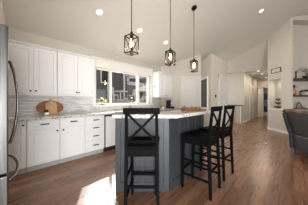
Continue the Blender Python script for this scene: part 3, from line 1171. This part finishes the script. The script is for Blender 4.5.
box_dl('book', 'tall dark book at the wall end of the upper shelf', 'book', 5.14, 5.33, 4.872, 4.93, 1.986, 2.24, 'espresso', 'books on the upper shelf')
box_dl('book', 'blush pink book between two dark books on the upper shelf', 'book', 5.14, 5.33, 4.934, 5.0, 1.986, 2.235, 'pink', 'books on the upper shelf')
box_dl('book', 'dark brown book right of the blush pink book', 'book', 5.14, 5.33, 5.004, 5.065, 1.986, 2.24, 'shelfwood', 'books on the upper shelf')
q = P(5.22, 5.50)
t = thing('trailing_plant', 'trailing plant in a dark pot on the upper shelf', 'plant', (q.x, q.y, 1.986), YAW - PI / 2)
MB().lathe([(.07, 0), (.10, .06), (.11, .10), (.09, .10)], (0, 0, 0), 18).build('pot', 'espresso', t, smooth=True, local=True)
mb = MB()
for k in range(9):
    a = k * .7 + 2.0
    h = .22 + .05 * (k % 3)
    pts = [(0, 0, .10), (.08 * math.cos(a), .06 * math.sin(a), .10 + h * .7), (.20 * math.cos(a), .10 * math.sin(a), .10 + h), (.30 * math.cos(a), .08 * math.sin(a), .08 + h * .8)]
    mb.tube(pts, .004, 5)
    for s in range(3):
        p = Vector(pts[1 + s % 3])
        mb.leafq(p, (math.cos(a + s), .3 * math.sin(a), .2 - .3 * s), .07, .03)
mb.build('foliage', 'leafdark', t, local=True)
q = P(5.20, 5.005)
t = thing('vase', 'copper brown vase with dark greenery on the lower shelf', 'vase', (q.x, q.y, 1.391))
MB().lathe([(.045, 0), (.066, .05), (.070, .11), (.052, .20), (.036, .25), (.042, .27)], (0, 0, 0), 20).build('body', 'copper', t, smooth=True, local=True)
mb = MB()
tuft(mb, (0, 0, .26), 40, .05, .10, .035, 1.0)
mb.build('foliage', 'leafdark', t, local=True)
q = P(5.19, 5.44)
t = thing('lidded_basket', 'grey basket with dark lid on the lower shelf', 'basket', (q.x, q.y, 1.391))
MB().lathe([(.12, 0), (.14, .03), (.14, .12)], (0, 0, 0), 24).build('body', 'sidegrey', t, local=True)
MB().lathe([(.148, .121), (.148, .145), (.10, .175), (.03, .185), (.02, .205)], (0, 0, 0), 24).build('lid', 'espresso', t, local=True)
# low cabinet in the recess
t = thing('media_cabinet', 'low cabinet with dark top under the floating shelves', 'cabinet', P(5.2, 5.7))
MB().dl(5.07, 5.366, 4.825, 7.2, 0, .865).build('body', 'shelfwood', t)
MB().dl(5.04, 5.367, 4.824, 7.22, .868, .905).build('top', 'darktop', t, bevel=.004)
for k in range(4):
    MB().dl(5.05, 5.072, 4.84 + k * .59, 4.84 + k * .59 + .575, .08, .85).build('door', 'shelfwood', t, bevel=.004)
q = P(5.18, 5.18)
t = thing('arch_ornament', 'grey arch shaped ornament on the low cabinet', 'ornament', (q.x, q.y, .906), YAW - PI / 2)
MB().tube([(.085 * math.cos(PI * k / 12), 0, .015 + .20 * math.sin(PI * k / 12)) for k in range(13)], .02, 10).build('arch', 'pewter', t, smooth=True, local=True)
MB().box(-.10, -.035, 0, .10, .035, .015).build('base', 'pewter', t, local=True)
q = P(5.16, 5.46)
tag(MB().lathe([(.04, 0), (.06, .008), (.14, .085), (.145, .10), (.13, .095)], (q.x, q.y, .906), 24).build('bowl', 'white', None, smooth=True), 'white bowl on the low cabinet under the shelves', 'bowl')

# ------------------------------------------------------------------ recliner, back turned to the kitchen
t = thing('recliner', 'dark grey leather recliner seen from behind by the right wall', 'armchair', P(2.87, 3.25), YAW)
# local: x = away from camera (D), y = -lat ; use world helper P for clarity
def shell(d0, d1, prof, th):
    """profile in (lat, z), extruded in D, thickness toward +lat"""
    mm = MB()
    N = 7
    rows = []
    for i in range(N + 1):
        s = i / N
        dd = d0 + (d1 - d0) * s
        e = (2 * s - 1)
        pull_in = .05 * e ** 4
        row = []
        for l, z in prof:
            v = P(dd, l + pull_in)
            row.append(mm.bm.verts.new((v.x, v.y, z - .02 * e ** 4 * (1 if z > .9 else 0))))
        for l, z in prof[::-1]:
            v = P(dd, l + th)
            row.append(mm.bm.verts.new((v.x, v.y, z - .03 * (1 if z > .9 else 0))))
        rows.append(row)
    n = len(rows[0])
    for a, b in zip(rows, rows[1:]):
        for k in range(n):
            mm.bm.faces.new((a[k], a[(k + 1) % n], b[(k + 1) % n], b[k]))
    mm.bm.faces.new(rows[0][::-1])
    mm.bm.faces.new(rows[-1])
    return mm


prof = [(3.10, .44), (3.05, .60), (2.99, .78), (2.95, .90), (2.94, .97)]
shell(2.46, 3.30, prof, .20).build('backrest', 'leather', t, bevel=.03, seg=3, smooth=True)
prof = [(3.13, .10), (3.10, .25), (3.09, .43)]
shell(2.47, 3.29, prof, .80).build('body', 'leather', t, bevel=.02, seg=3, smooth=True)
mb = MB()
pts = []
for k in range(9):
    v = P(2.44 + .88 * k / 8, 2.985)
    pts.append((v.x, v.y, .965 + .01 * math.sin(PI * k / 8)))
mb.tube(pts, [.035, .05, .055, .055, .055, .055, .055, .05, .035], 12)
mb.build('headrest', 'leathertan', t, smooth=True)
pts = [P(2.47 + .82 * k / 6, 3.083 + .05 * (2 * k / 6 - 1) ** 4, .437) for k in range(7)]
MB().tube(pts, .007, 6).build('piping', 'piping', t)
for d0, d1 in ((2.30, 2.47), (3.29, 3.42)):
    mb = MB()
    q = [P(d0, 3.22), P(d0, 3.95), P(d1, 3.95), P(d1, 3.22)]
    mb.prism(q, .10, .60)
    mb.build('armrest', 'leather', t, bevel=.05, seg=4)
# dark side wing along the far edge of the back
mb = MB()
for (l0, z0), (l1, z1) in zip([(3.13, .12), (3.10, .44), (3.02, .66), (2.95, .92)], [(3.10, .44), (3.02, .66), (2.95, .92), (2.97, .985)]):
    mb.bar(P(3.30, l0 + .03, z0), P(3.30, l1 + .03, z1), .07, .09, (RT.x, RT.y, 0))
mb.build('side_wing', 'leatherdark', t, bevel=.015)
mb = MB()
q = [P(2.48, 3.30), P(2.48, 3.98), P(3.28, 3.98), P(3.28, 3.30)]
mb.prism(q, .42, .53)
mb.build('seat', 'leather', t, bevel=.04, seg=4)
for d, l in ((2.52, 3.16), (3.22, 3.16), (2.52, 3.85), (3.22, 3.85)):
    MB().lathe([(.022, 0), (.030, .05), (.032, .11)], tuple(P(d, l)), 12).build('foot', 'espresso', t)

# ------------------------------------------------------------------ far room seen through the hall door
t = thing('wall_picture', 'dark picture on the wall of the room past the hallway', 'picture', (15.39, 1.6, 1.75))
MB().box(15.37, 1.25, 1.30, 15.398, 1.95, 1.75).build('canvas', 'art', t)
mb = MB()
for y0, y1, z0, z1 in ((1.22, 1.26, 1.27, 1.78), (1.94, 1.98, 1.27, 1.78), (1.22, 1.98, 1.27, 1.31), (1.22, 1.98, 1.74, 1.78)):
    mb.box(15.36, y0, z0, 15.399, y1, z1)
mb.build('frame', 'espresso', t)
t = thing('dresser', 'dark dresser standing in the room past the hallway', 'dresser', (15.1, 1.6, 0))
MB().box(14.85, 1.1, .08, 15.38, 2.3, .70).build('body', 'espresso', t)
MB().box(14.82, 1.08, .70, 15.385, 2.32, .74).build('top', 'espresso', t)
for k in range(2):
    for j in range(2):
        f = MB().box(14.83, 1.12 + k * .59, .12 + j * .29, 14.852, 1.69 + k * .59, .39 + j * .29).build('drawer', 'espresso', t, bevel=.003)
        MB().box(14.815, 1.33 + k * .59, .24 + j * .29, 14.831, 1.47 + k * .59, .26 + j * .29).build('drawer_pull', 'steeldark', f)
for y in (1.15, 2.25):
    for x in (14.9, 15.33):
        MB().box(x - .03, y - .03, 0, x + .03, y + .03, .08).build('foot', 'espresso', t)
t = thing('storage_bench', 'low white bench in front of the dark dresser past the hallway', 'bench', (14.1, 1.5, 0))
MB().box(13.95, 1.15, .05, 14.25, 2.0, .26).build('body', 'white', t, bevel=.01)
MB().box(13.93, 1.13, .262, 14.27, 2.02, .30).build('cushion', 'white', t, bevel=.012)
for y in (1.2, 1.95):
    MB().box(13.97, y - .03, 0, 14.23, y + .03, .05).build('foot', 'white', t)

# ------------------------------------------------------------------ outside the window
def gz(y):
    return .75 + max(0, y - 4.2) * .085


mb = MB()
ys = [3.95, 5, 7, 10, 14, 20, 30]
for y0, y1 in zip(ys, ys[1:]):
    mb.hexa([(-6, y0, gz(y0) - 1), (40, y0, gz(y0) - 1), (40, y1, gz(y1) - 1), (-6, y1, gz(y1) - 1)],
            [(-6, y0, gz(y0)), (40, y0, gz(y0)), (40, y1, gz(y1)), (-6, y1, gz(y1))])
struct(mb.build('ground', 'dirt'))
# slate house on the left
t = thing('house', 'dark slate grey house outside the left part of the window', 'house', (6, 12, gz(11)))
MB().box(1.0, 11, gz(11) - .3, 7.6, 17, 5.2).build('walls', 'siding', t)
mb = MB()
mb.prism([(.7, 10.7), (7.9, 10.7), (7.9, 14), (.7, 14)], lambda x, y: 5.2 + (y - 10.7) * .3, lambda x, y: 5.35 + (y - 10.7) * .3)
mb.prism([(.7, 14), (7.9, 14), (7.9, 17.3), (.7, 17.3)], lambda x, y: 5.2 + (17.3 - y) * .3, lambda x, y: 5.35 + (17.3 - y) * .3)
mb.build('roof', 'roof', t)
for x in (5.35, 2.6):
    f = MB().box(x, 10.95, 2.6, x + .7, 11.02, 3.7).build('window', 'trim', t)
    MB().box(x + .08, 10.94, 2.68, x + .62, 10.96, 3.62).build('pane', 'gap', f)
for x, w in ((1.0, .14), (5.93, .32), (7.5, .14)):
    MB().box(x - .02, 10.94, gz(11) - .2, x + w, 11.0, 5.2).build('corner_board', 'trim', t)
MB().box(3.9, 10.93, 1.55, 5.0, 11.0, 2.1).build('foundation_vent', 'gap', t)
# patio cover on the right
t = thing('patio_cover', 'dark roofed patio cover outside the right pane', 'pergola', (11, 10, gz(9)))
mb = MB()
mb.prism([(8.6, 9.0), (14.5, 9.0), (14.5, 11.6), (8.6, 11.6)], lambda x, y: 2.75 + (y - 9) * .12, lambda x, y: 3.05 + (y - 9) * .12)
mb.build('roof', 'roof', t)
for x in (8.9, 11.5, 14.2):
    MB().box(x - .08, 9.15, gz(9) - .2, x + .08, 9.31, 2.78).build('post', 'roof', t)
# fence
t = thing('fence', 'board fence along the back of the yard outside', 'fence', (14, 19, gz(19)))
for k in range(8):
    x = 8 + k * 2.6
    MB().box(x, 19, gz(19) - .2, x + 2.55, 19.05, gz(19) + 1.7).build('panel', 'fence', t)
    MB().box(x - .06, 18.95, gz(19) - .2, x + .04, 19.07, gz(19) + 1.85).build('post', 'bark', t)


def tree(x, y, h, label):
    t = thing('bare_tree', label, 'tree', (x, y, gz(y)), 0, 'bare trees outside')
    MB().tube([(0, 0, -.2), (.03, 0, h * .4), (-.04, .02, h * .7), (.02, 0, h)], [.11, .085, .05, .012], 8).build('trunk', 'bark', t, local=True)
    mb = MB()
    for k in range(22):
        a = k * 2.4
        z = h * (.3 + .65 * (k / 22))
        L = h * .32 * (1 - .6 * k / 22)
        p = Vector((0, 0, z))
        q = p + Vector((math.cos(a) * L * .6, math.sin(a) * L * .6, L * .35))
        r = q + Vector((math.cos(a + .4) * L * .5, math.sin(a + .4) * L * .5, L * .4))
        mb.tube([p, q, r], [.03, .02, .006], 5)
        for s in (-1, 1):
            mb.tube([q, q + Vector((math.cos(a + s) * L * .4, math.sin(a + s) * L * .4, L * .3))], [.015, .005], 4)
    mb.build('branches', 'bark', t, local=True)
    return t


tree(9.2, 13.0, 3.6, 'bare tree outside, beside the corner of the slate house')
tree(12.4, 13.6, 4.2, 'bare tree outside, behind the patio cover')
tree(16.5, 16.0, 4.6, 'bare tree outside, farthest from the house near the fence')


def shrub(x, y, r, label):
    mb = MB()
    for k in range(9):
        a = k * 2.4
        mb.ball((x + r * .5 * math.cos(a), y + r * .5 * math.sin(a), gz(y) + r * (.35 + .12 * (k % 4))), r * .5, 1, 1, .9, 2)
    for v in mb.bm.verts:
        v.co += Vector((random.uniform(-1, 1), random.uniform(-1, 1), random.uniform(-1, 1))) * r * .09
    return tag(mb.build('shrub', 'bush'), label, 'shrub', 'shrubs outside')


shrub(7.9, 10.2, .55, 'grey green shrub at the foot of the slate house')
shrub(9.9, 12.0, .6, 'grey green shrub in front of the bare tree outside')
shrub(12.6, 8.2, .5, 'grey green shrub below the right window pane')
# patio set
px_, py_ = 6.15, 9.4
t = thing('patio_table', 'white round patio table on the dry bank outside', 'table', (px_, py_, gz(py_)))
MB().lathe([(.55, .66), (.56, .70), (.55, .715)], (0, 0, 0), 24).build('top', 'patio', t, local=True)
MB().tube([(0, 0, -.05), (0, 0, .67)], .04, 10).build('leg', 'patio', t, local=True)
MB().lathe([(.28, -.02), (.26, .03), (.05, .06)], (0, 0, 0), 18).build('base', 'patio', t, local=True)


def patio_chair(x, y, rz, label):
    t = thing('patio_chair', label, 'chair', (x, y, gz(y)), rz, 'white patio chairs')
    MB().box(-.23, -.22, .40, .23, .23, .44).build('seat', 'patio', t, bevel=.01, local=True)
    mb = MB()
    for k in range(5):
        u = -.2 + k * .1
        mb.bar((u, -.22, .44), (u, -.30, .88), .06, .02, (0, 1, 0))
    mb.bar((-.24, -.30, .88), (.24, -.30, .88), .03, .06)
    mb.build('backrest', 'patio', t, local=True)
    for sx in (-1, 1):
        for sy in (-1, 1):
            MB().bar((sx * .21, sy * .2, -.08), (sx * .21, sy * .2, .41), .04).build('leg', 'patio', t, local=True)
    return t


pc = patio_chair(px_ - .75, py_ - .3, math.radians(-70), 'white patio chair left of the round table outside')
dup(pc, (px_ + .85, py_ - .2, gz(py_)), math.radians(80), 'white patio chair right of the round table outside')
t = thing('patio_umbrella', 'cream patio umbrella outside the middle pane', 'umbrella', (7.3, 8.0, gz(8.0)))
MB().tube([(0, 0, -.05), (0, 0, 1.25)], .03, 8).build('pole', 'bark', t, local=True)
MB().lathe([(.75, .80), (.72, .86), (.35, 1.10), (.02, 1.25)], (0, 0, 0), 8).build('canopy', 'umbrella', t, local=True)
